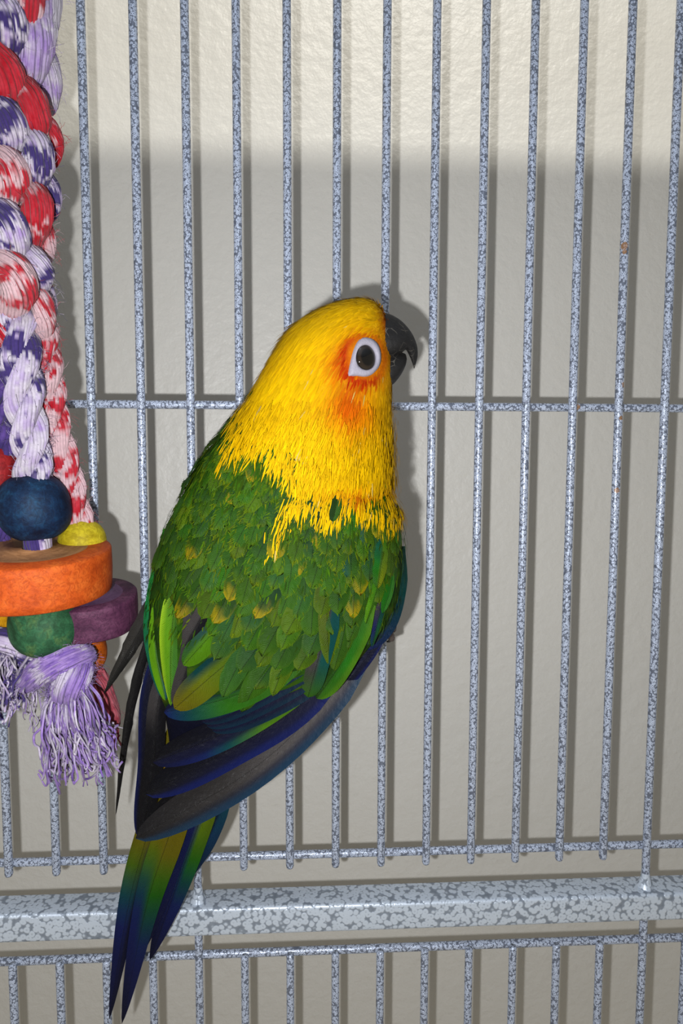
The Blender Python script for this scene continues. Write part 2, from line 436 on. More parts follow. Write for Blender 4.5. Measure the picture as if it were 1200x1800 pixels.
# the laid ropes that come out of the braid and carry the beads
strand([(30, 545, 40), (37, 620, 44), (44, 710, 43), (56, 790, 40), (62, 860, 37)], 31, 'whitepurple', 3, 1.7, 18, 0., fuzz=300)
strand([(74, 575, 34), (86, 660, 33), (98, 745, 30), (122, 840, 27), (143, 930, 25)], 23, 'redwhite', 3, 2.2, 16, 0., fuzz=300)
strand([(-20, 560, 32), (-12, 640, 32), (-8, 720, 32), (-2, 800, 31)], 27, 'purple', 3, 2.2, 12, 0., fuzz=80)
strand([(-5, 840, 31), (-8, 920, 30), (-6, 1000, 28)], 22, 'purple', 3, 1.5, 12, 0., fuzz=40)

def bead(px, py, d, rx, ry, mat, name='bead', axis=(0, 0, 1), hole=.3, seed=0, label=None):
    r = rx*scale_at(d); h = ry*scale_at(d); m = MB(); prof = []
    th0 = math.asin(hole)
    prof += [(r*hole*.8, h*.35), (r*hole*.9, h*math.cos(th0)*.98)]
    for i in range(25):
        th = th0+(math.pi-2*th0)*i/24
        e = .86
        prof.append((r*math.sin(th)**e, h*math.copysign(abs(math.cos(th))**e, math.cos(th))))
    prof += [(r*hole*.9, -h*math.cos(th0)*.98), (r*hole*.8, -h*.35)]
    lathe(m, P(px, py, d), axis, prof[::-1], 40, None, .05, seed)
    return m.build(name, mat, toy, label=label)
def disc(px, py, d, rpx, hpx, axis, mat, seed=0, hole=.2, label=None):
    s = scale_at(d); r, h = rpx*s, hpx*s/2; m = MB(); c = P(px, py, d)
    prof = [(r*hole, -h), (r*.6, -h), (r*.97, -h), (r*.995, -h*.93), (r*1.0, -h*.6), (r*1.005, 0), (r, h*.6), (r*.995, h*.93), (r*.97, h), (r*.6, h), (r*hole, h)]
    lathe(m, c, axis, prof, 72, None, .025, seed)
    m.f += [tuple((len(prof)-1)*72+j if False else j for j in (a, (a+1) % 72, (len(prof)-1)*72+(a+1) % 72, (len(prof)-1)*72+a)) for a in range(72)]
    face = {0, 1, len(prof)-1, len(prof)-2}
    m.uv = [((2. if (i//72) in face else 0.), u[1]) for i, u in enumerate(m.uv)]
    return m.build('wooden_disc', mat, toy, label=label)
bead(-6, 828, 31, 36, 48, mat_dyed('red_dye', lin(96, 16, 20), lin(134, 28, 32), lin(154, 42, 42)), seed=3, label='red wooden bead')
bead(60, 892, 37, 60, 59, mat_dyed('blue_dye', lin(9, 18, 38), lin(15, 38, 66), lin(24, 62, 92)), seed=1, axis=(-.06, 0, 1), hole=.42, label='dark blue wooden bead')
bead(144, 955, 25, 40, 42, mat_dyed('yellow_dye', lin(140, 122, 12), lin(176, 160, 30), lin(190, 172, 44)), seed=2, label='yellow wooden bead')
oc = P(58, 1000, 37)
disc(58, 1000, 37, 128, 76, (.04, -.135, 1), mat_disc('orange_disc_wood', (lin(150, 56, 12), lin(178, 74, 20), lin(192, 92, 32)), (lin(140, 98, 62), lin(168, 122, 84), lin(110, 72, 44)), oc, 26), 5, .12, 'orange-rimmed wooden disc with bare sawn face')
pc_ = P(160, 1070, 24)
disc(158, 1070, 24, 80, 58, (.03, -.19, 1), mat_disc('purple_disc_wood', (lin(52, 24, 46), lin(80, 42, 66), lin(98, 58, 82)), (lin(84, 58, 86), lin(96, 70, 98), lin(70, 44, 70)), pc_, 17), 9, .2, 'dark purple wooden disc')
bead(80, 1098, 37, 61, 55, mat_dyed('green_dye', lin(28, 58, 36), lin(44, 90, 60), lin(84, 108, 56)), seed=4, label='green wooden bead')
bead(-18, 1090, 30, 40, 34, mat_dyed('amber_dye', lin(150, 96, 10), lin(190, 136, 16), lin(206, 158, 40)), seed=6, label='amber wooden bead')
bead(146, 1146, 24, 40, 40, mat_dyed('orange_dye', lin(130, 56, 10), lin(176, 84, 16), lin(196, 104, 28)), seed=7, label='orange wooden bead')
strand([(66, 925, 37), (66, 960, 37), (66, 985, 37)], 21, 'purplewhite', 1, .1, 22, 0., fuzz=0)
# frayed ends
def tassel(name, n, start, mid, end, kind, seed, rad=.5, jig=1.2, spread=(10, 8), dd=4.):
    m = MB()
    for i in range(n):
        a = random.random(); g = random.gauss
        s0 = (start[0][0]+(start[1][0]-start[0][0])*a+g(0, spread[0]*.3), start[0][1]+(start[1][1]-start[0][1])*a+g(0, spread[1]*.4), start[2]+g(0, dd*.5))
        m0 = (mid[0][0]+(mid[1][0]-mid[0][0])*a+g(0, spread[0]), mid[0][1]+(mid[1][1]-mid[0][1])*a+g(0, spread[1]), mid[2]+g(0, dd))
        e0 = (end[0][0]+(end[1][0]-end[0][0])*a+g(0, spread[0]), end[0][1]+(end[1][1]-end[0][1])*a+g(0, spread[1]*2.6), end[2]+g(0, dd))
        pts = [P(*s0), P(*m0), P((m0[0]+e0[0])/2+g(0, 5), (m0[1]+e0[1])/2+g(0, 5), (m0[2]+e0[2])/2), P(*e0)]
        if random.random() < .3:
            pts.append(P(e0[0]+g(0, 9), e0[1]-random.uniform(8, 22), e0[2]+g(0, 2)))
        C = resample(pts, 26)
        ph = random.uniform(0, 9)
        for q in range(26):
            w = jig*q/26
            C[q] += np.array((n3(q*.23+ph, i*.7), n3(q*.23, i*.9+ph), n3(i*.5, q*.23+ph)))*w
        r = rad*random.uniform(.55, 1.35)
        kk = kind if random.random() < .8 else 'lilacwhite'
        if kind == 'pinkred': kk = kind
        base = random.uniform(-.42, .25)
        cols = [np.clip(dye(kk, q*1.5+i*7, i % 5, i, seed)*(1+base), 0, 1) for q in range(26)]
        tube(m, C, np.array([r*(1+.25*n3(q*.5, i*3.)) for q in range(26)]), 5, cols)
    o = m.build(name, M_YARN, toy); return o
strand([(160, 1150, 34), (120, 1160, 42), (80, 1176, 42), (40, 1205, 36)], 27, 'lilac', 1, .2, 46, .35, fuzz=420)
strand([(145, 1165, 36), (128, 1195, 43), (110, 1225, 40)], 30, 'lilac', 1, .2, 46, .3, fuzz=320)
strand([(-30, 1120, 34), (15, 1128, 38), (70, 1160, 34)], 20, 'purplewhite', 1, .2, 24, .2, fuzz=120)
tassel('tassel', 230, ((95, 1195), (150, 1190), 39), ((82, 1265), (172, 1255), 40), ((88, 1352), (205, 1318), 37), 'lilac', 31, .36, 2.4, (11, 9), 5.)
tassel('tassel', 95, ((-20, 1135), (60, 1150), 36), ((-20, 1175), (45, 1180), 38), ((-15, 1232), (30, 1225), 36), 'purplewhite', 32, .36, 2.0)
tassel('tassel', 16, ((45, 1195), (70, 1205), 36), ((42, 1225), (70, 1228), 37), ((38, 1255), (75, 1258), 36), 'lilacwhite', 33, .3)
tassel('tassel', 30, ((150, 1180), (180, 1178), 18), ((170, 1225), (196, 1220), 14), ((165, 1300), (208, 1292), 12), 'pinkred', 34, .6, spread=(6, 6), dd=3.)
strand([(150, 1168, 18), (174, 1192, 17), (190, 1235, 16), (202, 1275, 14)], 15, 'pinkred', 1, .2, 20, .4, fuzz=60)
# ------------------------------------------------------------------ parrot
bird = thing('parrot', 'green and yellow parrot clinging to the cage bars, head turned to the right', 'parrot', P(430, 1240, 20))
ALB = .50
def bc(r, g, b, k=1.): return lin(r, g, b)*ALB*k
YEL, YEL2, ORA, REDO = bc(255, 204, 0, 1.1), bc(244, 188, 0, 1.06), bc(246, 116, 0), bc(206, 50, 0)
GRN, GRN_D, GRN_L, YGR = bc(50, 96, 10), bc(27, 58, 8), bc(74, 122, 12), bc(122, 132, 4)
NAVY, BLUE, TEAL, LIME, OLIVE = bc(13, 16, 46), bc(14, 28, 92), bc(4, 74, 72), bc(92, 148, 6), bc(112, 102, 3)
GREY, DARK, VGRN = bc(74, 70, 70), bc(15, 15, 21), bc(28, 110, 12)
# stations: y, left x, right x, depth of the middle, half thickness to the front, to the back
ST = [(526.5, 632, 640, 40, 1, 1), (529, 612, 652, 40, 5, 5), (533, 596, 660, 40, 8, 8), (540, 573, 667, 40, 10.5, 10.5), (552, 548, 674, 40, 13.5, 13.5),
      (570, 519, 680, 40, 16, 16), (590, 500, 683, 40, 17.5, 17), (620, 481, 686, 40, 18.5, 18), (660, 459, 688, 40, 19.5, 18.5), (700, 437, 687, 40, 21, 19),
      (740, 409, 685, 39, 23, 20), (780, 376, 685, 38, 25, 21), (820, 349, 686, 37, 26.5, 22), (858, 330, 687, 37, 27, 23), (869, 324, 680, 36.5, 26.8, 23),
      (880, 318, 688, 36, 27.2, 23), (900, 308, 699, 36, 27.6, 24), (950, 289, 704, 35.5, 28, 24), (1000, 274, 704, 35.5, 28, 24), (1050, 264, 698, 35, 27.5, 24),
      (1100, 262, 676, 35, 26.5, 23), (1150, 265, 636, 34.5, 25, 22), (1200, 274, 590, 34, 22.5, 20), (1240, 288, 540, 31, 17, 18), (1290, 296, 470, 28, 12, 15),
      (1350, 298, 410, 25, 8, 11), (1400, 300, 372, 22, 4, 6), (1440, 300, 350, 21, 2, 3)]
S = np.array(ST, float); NR, NC = 150, 96
def st_at(y):
    return [np.interp(y, S[:, 0], S[:, k]) for k in range(1, 6)]
ys = []
for i in range(NR):
    t = i/(NR-1); ys.append(S[0, 0]+(S[-1, 0]-S[0, 0])*(t**1.35))
tab = np.array([st_at(y) for y in ys])
for _ in range(1):                                   # soften the breaks between stations, not at the crown
    tt = tab.copy(); tt[6:-1] = .25*tab[5:-2]+.5*tab[6:-1]+.25*tab[7:]; tab = tt
YP = [(440, 690), (412, 740), (404, 790), (386, 832), (402, 824), (424, 812), (462, 815), (474, 838), (500, 853), (512, 864), (503, 892), (482, 940), (462, 976),
      (476, 974), (500, 935), (514, 912), (545, 908), (556, 930), (580, 934), (600, 920), (622, 934), (640, 918), (664, 938), (690, 946), (699, 925), (704, 940), (720, 905), (700, 860), (740, 500), (400, 480)]
def in_poly(x, y, poly):
    c = False; n = len(poly)
    for i in range(n):
        x0, y0 = poly[i]; x1, y1 = poly[i-1]
        if (y0 > y) != (y1 > y) and x < (x1-x0)*(y-y0)/(y1-y0)+x0: c = not c
    return c
GSPOT = [(583, 898, 9, 20), (606, 905, 14, 9), (650, 896, 10, 17), (664, 876, 10, 8), (546, 890, 14, 6), (686, 900, 7, 10), (612, 926, 16, 7)]
def is_yellow(x, y, j=5.):
    x += random.gauss(0, j*.6); y += random.gauss(0, j)
    if not in_poly(x, y, YP): return False
    for gx, gy, rx, ry in GSPOT:
        if ((x-gx)/rx)**2+((y-gy)/ry)**2 < 1: return False
    return True
def gs(x, y, cx, cy, sx, sy, ang=0.):
    a = math.radians(ang); dx, dy = x-cx, y-cy
    u = dx*math.cos(a)+dy*math.sin(a); v = -dx*math.sin(a)+dy*math.cos(a)
    return math.exp(-(u/sx)**2-(v/sy)**2)
def head_col(x, y):
    e = math.hypot((x-640)/1.0, (y-630)/1.15)
    c = mixc(YEL, YEL2, .35+.6*n3(x*.02, y*.02))
    c = mixc(c, bc(214, 170, 8), .55*gs(x, y, 560, 560, 90, 26, -25))
    o = max(.85*gs(x, y, 640, 630, 44, 50), .75*gs(x, y, 605, 640, 34, 40), .95*gs(x, y, 616, 712, 42, 46, -20), .55*gs(x, y, 680, 575, 16, 44), .5*gs(x, y, 625, 862, 60, 13))
    c = mixc(c, ORA, o*1.1)
    r = max(1.0*math.exp(-((e-36)/9)**2)*(.6+.4*sstep(640, 600, x)+.4*sstep(650, 672, y)), .8*gs(x, y, 604, 628, 12, 26), .75*gs(x, y, 640, 670, 34, 11), .8*gs(x, y, 632, 874, 26, 7), .7*gs(x, y, 679, 560, 6, 26), .5*gs(x, y, 612, 690, 22, 20))
    return mixc(c, REDO, r)
def green_col(x, y):
    c = mixc(GRN, GRN_D, .5+.9*n3(x*.035, y*.035, 2.)); return mixc(c, YGR, sstep(.18, .6, n3(x*.05, y*.05, 7.))*.6)
def body_col(x, y, j=5.):
    if y > 1245: return mixc(OLIVE, NAVY, sstep(1420, 1380, y))*.7
    return head_col(x, y) if is_yellow(x, y, j) else green_col(x, y)
V = []; C = []
for i in range(NR):
    xl, xr, dc, tf, tb = tab[i]; L, R_ = P(xl, ys[i], dc), P(xr, ys[i], dc)
    c = (L+R_)/2; lat = (R_-L)/2; vd = unit(CAM-c); vd = vd-UP*np.dot(vd, UP)*.6; vd = unit(vd)
    for j in range(NC):
        a = 2*math.pi*j/NC; ca, sa = math.cos(a), math.sin(a)
        e = .92; ca = math.copysign(abs(ca)**e, ca); sa = math.copysign(abs(sa)**e, sa)
        p = c+lat*ca+vd*(tf if sa > 0 else tb)*sa
        V.append(p); C.append(tuple(body_col(*to_px(p), 3.)*.9))
faces = grid_faces(NR, NC, True)+[tuple(range(NC-1, -1, -1)), tuple((NR-1)*NC+j for j in range(NC))]
mb = MB(); mb.add(V, faces, C); body = mb.build('body', M_SKIN, bird)
BV = BVHTree.FromPolygons([Vector(v) for v in V], [f[::-1] for f in faces])
def hit(px, py):
    """point and outward normal of the body surface seen at a pixel"""
    for k in range(24):
        f = k*.04; x = px+(480-px)*f; y = py+((1000 if py > 800 else 700)-py)*f*.5
        r = unit(FWD+RIGHT*((x-600)/F_PX)+UP*((900-y)/F_PX))
        loc, nor, _, _ = BV.ray_cast(Vector(CAM), Vector(r), 1000)
        if loc is not None:
            nor = np.array(nor); loc = np.array(loc)
            if np.dot(nor, r) > 0: nor = -nor
            return (P(px, py, -loc[1]) if k else loc), nor
    return P(px, py, 40), unit(CAM-P(px, py, 40))

# --- feathers
def prof_covert(t): return min(1., .5+1.2*t)*(1 if t < .58 else max(0., 1-((t-.58)/.42)**2.3)**.58)
def prof_flight(t): return min(1., .55+1.6*t)*(1 if t < .74 else max(0., 1-((t-.74)/.26)**2.6)**.55)
def prof_point(t): return min(1., .6+1.4*t)*(1 if t < .45 else max(0., 1-((t-.45)/.55)**1.7)**.75)
def vane_mesh(pts, nrm, half, prof, colfn, nu=8, camber=.14, roll=0., ragged=0., asym=0., fringe=None):
    n = len(pts); T = np.gradient(pts, axis=0); ts = TS[n]
    L = np.concatenate([[0], np.cumsum(np.linalg.norm(np.diff(pts, axis=0), axis=1))])
    V = []; C = []; U = []
    for i in range(n):
        t = unit(T[i]); N_ = unit(nrm[i]-t*np.dot(nrm[i], t)); Sd = np.cross(N_, t); w = half*prof(ts[i])
        for j in range(nu+1):
            u = -1+2*j/nu; k = w*(1+asym*(1 if u > 0 else -1))
            lat = u*k
            if ragged and abs(u) > .9: lat *= 1-ragged*random.random()
            jag = t*(half*ragged*2.2*random.uniform(-1, .25)) if ragged and ts[i] > .55 and abs(u) > .3 else 0.
            V.append(pts[i]+Sd*lat-N_*(camber*k*u*u)+N_*(roll*lat)+jag); C.append(tuple(colfn(u, ts[i])))
            U.append((lat if abs(u) > 1e-6 else 0., L[i]))
    m = MB(); m.add(V, grid_faces(n, nu+1), C, U)
    if fringe is not None:
        for _ in range(fringe[1]):
            i = random.randrange(int(n*.45), n); j = random.choice((0, 1, nu-1, nu)) if i < n-2 else random.randrange(nu+1)
            u = -1+2*j/nu; t = unit(T[i]); N_ = unit(nrm[i]-t*np.dot(nrm[i], t)); Sd = np.cross(N_, t)
            d = unit(t+Sd*(u*.75+random.gauss(0, .25))); p = V[i*(nu+1)+j]-d*.8
            barb(fringe[0], p, N_, d, random.uniform(.9, 1.9), random.uniform(.14, .28), fringe[2]*random.uniform(.7, 1.3), .12, random.uniform(.02, .22))
    return m
def barb(m, p, nn, t, length, width, col, lift, tilt):
    s = np.cross(nn, t); vs = []; cs = []
    for f, w in ((0., .6), (.45, 1.), (.8, .62), (1., .06)):
        q = p+t*length*f+nn*(lift+tilt*length*f*(1-.35*f))
        for sd in (-1, 1): vs.append(q+s*sd*width*.5*w); cs.append(tuple(col*(.86+.2*f)))
    m.add(vs, [(0, 1, 3, 2), (2, 3, 5, 4), (4, 5, 7, 6)], cs)
mh, mg = MB(), MB()
TS = {n: [1-(1-i/(n-1))**1.35 for i in range(n)] for n in (10, 14, 20)}
def along(pts, n):
    D = resample(pts, 60); idx = [t*59 for t in TS[n]]; out = []
    for x in idx:
        k = min(int(x), 58); out.append(D[k]*(1-(x-k))+D[k+1]*(x-k))
    return np.array(out)
def lay_feather(name, pp, wpx, colfn, lift=(.3, 1.7), prof=prof_covert, mat=None, n=10, **kw):
    """feather lying on the body along the pixel path pp"""
    q = along([np.array((x, y, 0.)) for x, y in pp], n); pts = []; nr = []
    for i, (x, y, _) in enumerate(q):
        p, nn = hit(x, y); t = TS[n][i]
        pts.append(p+nn*(lift[0]+(lift[1]-lift[0])*t)); nr.append(nn)
    pts = np.array(pts)
    half = wpx*.5*scale_at(-pts[n//2][1])
    return vane_mesh(pts, nr, half, prof, colfn, **kw).build(name, mat or M_COVERT, bird)
def free_feather(name, pp, wpx, colfn, prof=prof_flight, mat=None, n=20, tilt=0., **kw):
    """feather along points given as pixel and depth"""
    pts = along([P(*p) for p in pp], n); nr = []
    T = np.gradient(pts, axis=0)
    for i in range(n):
        v = unit(CAM-pts[i]); t = unit(T[i]); v = unit(v-t*np.dot(v, t)); s = np.cross(v, t)
        nr.append(v*math.cos(tilt)+s*math.sin(tilt))
    half = wpx*.5*scale_at(pp[len(pp)//2][2])
    return vane_mesh(pts, nr, half, prof, colfn, **kw).build(name, mat or M_QUILL, bird)
def stops(L, t):
    for i in range(len(L)-1):
        if t <= L[i+1][0]:
            a, b = L[i], L[i+1]; return mixc(a[1], b[1], (t-a[0])/(b[0]-a[0]+1e-9))
    return L[-1][1]
def vanes(Lf, Rt, edgeL=None, edgeR=None, shaft=0.):
    Lf = Lf if isinstance(Lf, list) else [(0, Lf), (1, Lf)]; Rt = Rt if isinstance(Rt, list) else [(0, Rt), (1, Rt)]
    sd = random.uniform(0, 50)
    def f(u, t):
        a = sstep(-.2, .2, u-shaft); c = mixc(stops(Lf, t), stops(Rt, t), a)
        if edgeL is not None: c = mixc(c, edgeL, sstep(-.55, -.95, u))
        if edgeR is not None: c = mixc(c, stops(edgeR, t) if isinstance(edgeR, list) else edgeR, sstep(.4, .9, u))
        return np.clip(c*(1+.22*n3(u*1.5+sd, t*6)), 0, 1)
    return f

# wing and tail quills: the far layers first
free_feather('tail_feather', [(412, 1350, 20), (376, 1450, 19), (344, 1512, 17), (307, 1570, 15)], 34, vanes(NAVY, [(0, TEAL), (.4, mixc(TEAL, BLUE, .6)), (1, NAVY)]), prof_point)
free_feather('tail_feather', [(392, 1330, 23), (345, 1460, 21), (302, 1580, 19), (263, 1688, 17)], 50, vanes([(0, BLUE), (.5, BLUE*.8), (1, NAVY)], [(0, OLIVE), (.32, bc(88, 116, 6)), (.48, VGRN*.8), (.58, TEAL*.8), (.7, BLUE), (1, NAVY)], shaft=.05), prof_point)
free_feather('tail_feather', [(362, 1330, 24), (318, 1470, 22), (278, 1590, 20), (242, 1690, 18)], 36, vanes(NAVY, [(0, BLUE), (1, NAVY)]), prof_point)
free_feather('tail_feather', [(338, 1310, 28), (303, 1450, 26), (258, 1590, 23), (214, 1800, 19)], 56, vanes([(0, OLIVE), (.4, OLIVE), (.5, bc(70, 110, 6)), (.6, TEAL*.9), (.7, BLUE), (1, NAVY)], [(0, OLIVE), (.45, OLIVE), (.56, bc(60, 104, 6)), (.64, VGRN*.7), (.72, TEAL*.8), (.8, BLUE), (1, NAVY)], shaft=-.2), prof_point)
free_feather('tail_feather', [(298, 1330, 27), (264, 1450, 25), (226, 1590, 22.5), (192, 1792, 19)], 44, vanes([(0, OLIVE), (.4, OLIVE*.9), (.52, bc(70, 100, 6)), (.62, TEAL), (.72, BLUE), (1, NAVY)], [(0, OLIVE*.8), (.4, OLIVE*.6), (.46, NAVY), (1, NAVY)], shaft=.3), prof_point)
free_feather('tail_covert', [(310, 1270, 30), (292, 1330, 30), (270, 1392, 29)], 32, vanes(OLIVE, bc(150, 120, 16)), prof_point)
# far wing quills on the left
free_feather('flight_feather', [(298, 1005, 30), (258, 1085, 31), (222, 1150, 31), (181, 1222, 30)], 34, vanes(bc(56, 54, 50), bc(36, 35, 33)), prof_point, ragged=.3)
free_feather('flight_feather', [(282, 1060, 28), (246, 1175, 29), (222, 1290, 27), (203, 1434, 24)], 20, vanes(bc(34, 33, 33), bc(22, 21, 23)), prof_point, ragged=.4)
free_feather('flight_feather', [(285, 1120, 32), (262, 1230, 34), (258, 1350, 33), (244, 1472, 30)], 32, vanes([(0, NAVY), (1, DARK)], DARK, edgeL=BLUE*.7), prof_flight)
free_feather('flight_feather', [(300, 1140, 36), (277, 1240, 38), (270, 1340, 36), (252, 1460, 32)], 34, vanes([(0, NAVY), (.3, GREY*.8), (.5, DARK), (1, DARK)], DARK), prof_flight)  # grey stretch on the left vane paints in a glossy highlight
# near wing: primaries, then the secondaries over them
free_feather('flight_feather', [(640, 1130, 36), (540, 1235, 43), (400, 1345, 42), (250, 1452, 36)], 56, vanes(DARK*.8, [(0, NAVY), (1, DARK)]), prof_flight, asym=.1)
free_feather('flight_feather', [(625, 1130, 41), (520, 1245, 47.5), (400, 1320, 46), (256, 1396, 41)], 64, vanes([(0, NAVY), (1, DARK*.7)], [(0, NAVY), (.5, NAVY), (1, DARK)], edgeR=BLUE), prof_flight)
free_feather('flight_feather', [(600, 1130, 44), (510, 1215, 49.5), (400, 1285, 48), (268, 1340, 43)], 58, vanes([(0, NAVY), (1, DARK*.7)], [(0, NAVY), (.5, NAVY), (1, NAVY)], edgeR=[(0, LIME*.7), (.52, LIME*.7), (.68, TEAL), (.8, BLUE), (1, NAVY)]), prof_flight)
free_feather('flight_feather', [(655, 1110, 36), (570, 1232, 45), (440, 1355, 45.5), (238, 1474, 38)], 70, vanes([(0, GREY*1.1), (.55, GREY*1.25), (.75, GREY*.5), (1, DARK)], [(0, NAVY), (.5, NAVY), (1, DARK)], edgeR=mixc(BLUE, TEAL, .45), shaft=.45), prof_flight, mat=M_FLIGHT, camber=.1)
for k in range(4):
    o = k*11
    free_feather('flight_feather', [(655-o*.4, 1085-o, 46+k*1.4), (560-o*.6, 1190-o, 51+k*1.3), (470-o, 1246-o*.9, 52+k*1.2), (372-o*.8, 1284-o*.7, 47+k)], 40, vanes([(0, NAVY), (1, NAVY)], [(0, NAVY), (1, NAVY)], edgeR=mixc(TEAL, BLUE, .5)*.5), prof_flight)
free_feather('flight_feather', [(560, 1130, 55), (470, 1195, 57.5), (390, 1230, 55.5), (288, 1252, 50)], 52, vanes([(0, NAVY), (1, NAVY)], [(0, GRN), (.66, mixc(GRN, VGRN, .5)), (.86, TEAL*.8), (1, BLUE)], shaft=-.25), prof_flight)
free_feather('flight_feather', [(500, 1080, 58), (430, 1140, 60), (370, 1190, 58.5), (306, 1246, 53.5)], 56, vanes([(0, NAVY), (.75, TEAL*.7), (1, OLIVE)], [(0, GRN), (.6, bc(88, 112, 8)), (1, OLIVE)], shaft=-.5), prof_flight)
free_feather('flight_feather', [(460, 1020, 60), (415, 1075, 61.5), (372, 1115, 60.5), (322, 1170, 57)], 46, vanes([(0, NAVY), (.4, BLUE), (1, GRN)], [(0, GRN), (1, LIME*.8)], shaft=-.3), prof_flight)
free_feather('flight_feather', [(400, 1020, 60.5), (365, 1065, 61), (345, 1100, 60), (325, 1135, 57.5)], 30, vanes(GREY*.8, DARK*1.3), prof_flight)
# edge of the near wing, on the right
free_feather('flight_feather', [(704, 960, 40), (701, 1030, 41), (684, 1095, 41), (645, 1142, 42)], 32, vanes([(0, bc(16, 60, 36)), (.45, TEAL*.7), (1, NAVY)], [(0, bc(14, 50, 40)), (.4, TEAL*.6), (1, BLUE*.8)]), prof_flight, tilt=.35)
free_feather('flight_feather', [(690, 1080, 38), (648, 1150, 42), (600, 1210, 43), (548, 1266, 42)], 26, vanes(NAVY, [(0, NAVY), (1, DARK)], edgeR=BLUE*.8), prof_point, tilt=.25)
free_feather('small_feather', [(703, 985, 34), (707, 1010, 34), (709, 1036, 34)], 9, vanes(bc(214, 196, 90), bc(228, 210, 110)), prof_covert)
# long left-hand wing feathers
free_feather('wing_feather', [(292, 930, 42), (268, 1040, 42), (262, 1120, 42), (284, 1226, 44)], 20, vanes([(0, VGRN), (.5, bc(16, 120, 60)), (1, TEAL)], [(0, GRN), (1, TEAL)]), prof_flight, mat=M_COVERT, tilt=-.3)
free_feather('wing_feather', [(304, 965, 43), (280, 1060, 46.5), (273, 1140, 47), (291, 1232, 46.5)], 24, vanes([(0, GRN), (.4, LIME), (1, LIME)], [(0, GRN), (.5, BLUE*.8), (1, TEAL)], shaft=.1), prof_flight, tilt=-.2)
free_feather('wing_feather', [(352, 1000, 57), (340, 1080, 58), (332, 1160, 55), (306, 1241, 51)], 34, vanes(GREY*.7, DARK*1.4), prof_flight)
free_feather('wing_feather', [(324, 1005, 49), (306, 1075, 54.5), (300, 1150, 54), (300, 1241, 50.5)], 44, vanes([(0, GRN), (.4, LIME), (1, LIME)], [(0, GRN), (.5, GRN), (.8, bc(70, 130, 40)), (1, LIME)], edgeL=bc(150, 190, 30)), prof_point, mat=M_COVERT, tilt=-.1)

# the rows of green coverts over the back
YSP = [(548, 972, 18), (530, 998, 14), (658, 955, 12), (695, 905, 14), (470, 972, 14), (346, 996, 16), (402, 1030, 12), (408, 1062, 12), (606, 985, 13), (560, 1012, 13),
       (640, 1030, 12), (560, 1100, 12), (455, 1080, 10), (318, 1072, 12), (300, 998, 10), (390, 890, 14), (365, 935, 10), (385, 1092, 8), (612, 1085, 10), (705, 978, 8), (432, 850, 14)]
def flow(x, y):
    dx = np.interp(x, [260, 400, 500, 600, 690], [-.30, -.45, -.28, -.07, -.03])
    if x < 560: dx -= .42*max(0, y-1060)/150
    elif y > 1060: dx -= .3*max(0, y-1060)/120
    return unit(np.array((dx, 1.)))
YMAX = ([255, 300, 335, 370, 420, 480, 530, 546, 560, 600, 640, 662, 706], [1000, 1075, 1100, 1140, 1208, 1214, 1180, 1130, 1140, 1172, 1140, 1078, 1000])
def covert_col(kind, bright):
    sd = random.uniform(0, 80); base = mixc(mixc(GRN_D, GRN, .2+random.random()*.8), random.choice((VGRN, YGR, bc(46, 78, 34), TEAL*.8)), random.random()*.38)*bright
    tipc = mixc(GRN_L, YGR, random.random()*.75); rim = random.uniform(.15, .6)
    def f(u, t):
        c = mixc(base, base*.75+GRN_L*.25, sstep(.3, .9, t))
        e = max(sstep(.78, 1., t), sstep(.72, 1., abs(u))*sstep(.3, .7, t)*.8)
        c = mixc(c, tipc, e*rim)
        if kind == 'y': c = mixc(c, bc(190, 160, 2), .75*sstep(.68, 1., t+.22*n3(u*5+sd, t*7)))
        if kind == 'b': c = mixc(c, TEAL, sstep(.1, -.6, u)*.6)
        return np.clip(c*(1+.25*n3(u*2+sd, t*5, sd)), 0, 1)
    return f
used = set(); ncov = 0; y = 752.; rowi = 0
while y < 1215:
    g = np.interp(y, [750, 850, 950, 1050, 1150, 1220], [24, 29, 34, 39, 43, 45]); ln = np.interp(y, [750, 850, 950, 1050, 1150, 1220], [44, 56, 72, 86, 92, 94])
    xl, xr = np.interp(y-10, S[:, 0], S[:, 1]), np.interp(y-10, S[:, 0], S[:, 2])
    x = xl+4+(g*.45 if rowi % 2 else 0)
    while x < xr-3:
        tx, ty = x+random.uniform(-8, 8), y+random.uniform(-12, 12)
        if ty < np.interp(tx, *YMAX) and not in_poly(tx, ty-4, YP) and ncov < 285:
            fl_ = unit(flow(tx, ty)+np.array((random.gauss(0, .10), 0.))); sc = random.uniform(.88, 1.14); l = ln*sc; w = g*1.08*random.uniform(.9, 1.15)
            b = (max(tx-fl_[0]*l, float(np.interp(ty-fl_[1]*l, S[:, 0], S[:, 1]))+9), ty-fl_[1]*l); md = (tx-fl_[0]*l*.48+random.uniform(-3, 3), ty-fl_[1]*l*.5)
            kind = 'n'
            for q_, (sx, sy, sr) in enumerate(YSP):
                if q_ not in used and math.hypot(tx-sx, ty-6-sy) < sr+4: kind = 'y'; used.add(q_)
            if kind == 'n' and tx > 600 and random.random() < .25: kind = 'b'
            edge = sstep(0, 60, min(tx-xl, xr-tx))
            lf = np.interp(y, [750, 1000, 1200], [1.2, 1.9, 2.6])
            lay_feather('covert_feather', [b, md, (tx, ty)], w, covert_col(kind, random.uniform(.68, 1.3)), (.25, lf+random.uniform(-.35, .35)), roll=random.uniform(-.14, .14), ragged=float(np.interp(y, [760, 1000, 1100], [.16, .14, .06])), camber=.1, nu=8, fringe=(mg, int(np.interp(y, [760, 980, 1080, 1200], [24, 20, 9, 5])), mixc(GRN, mixc(GRN_L, YGR, random.random()), .75)))
            ncov += 1
        x += g*.84
    y += ln*.31; rowi += 1
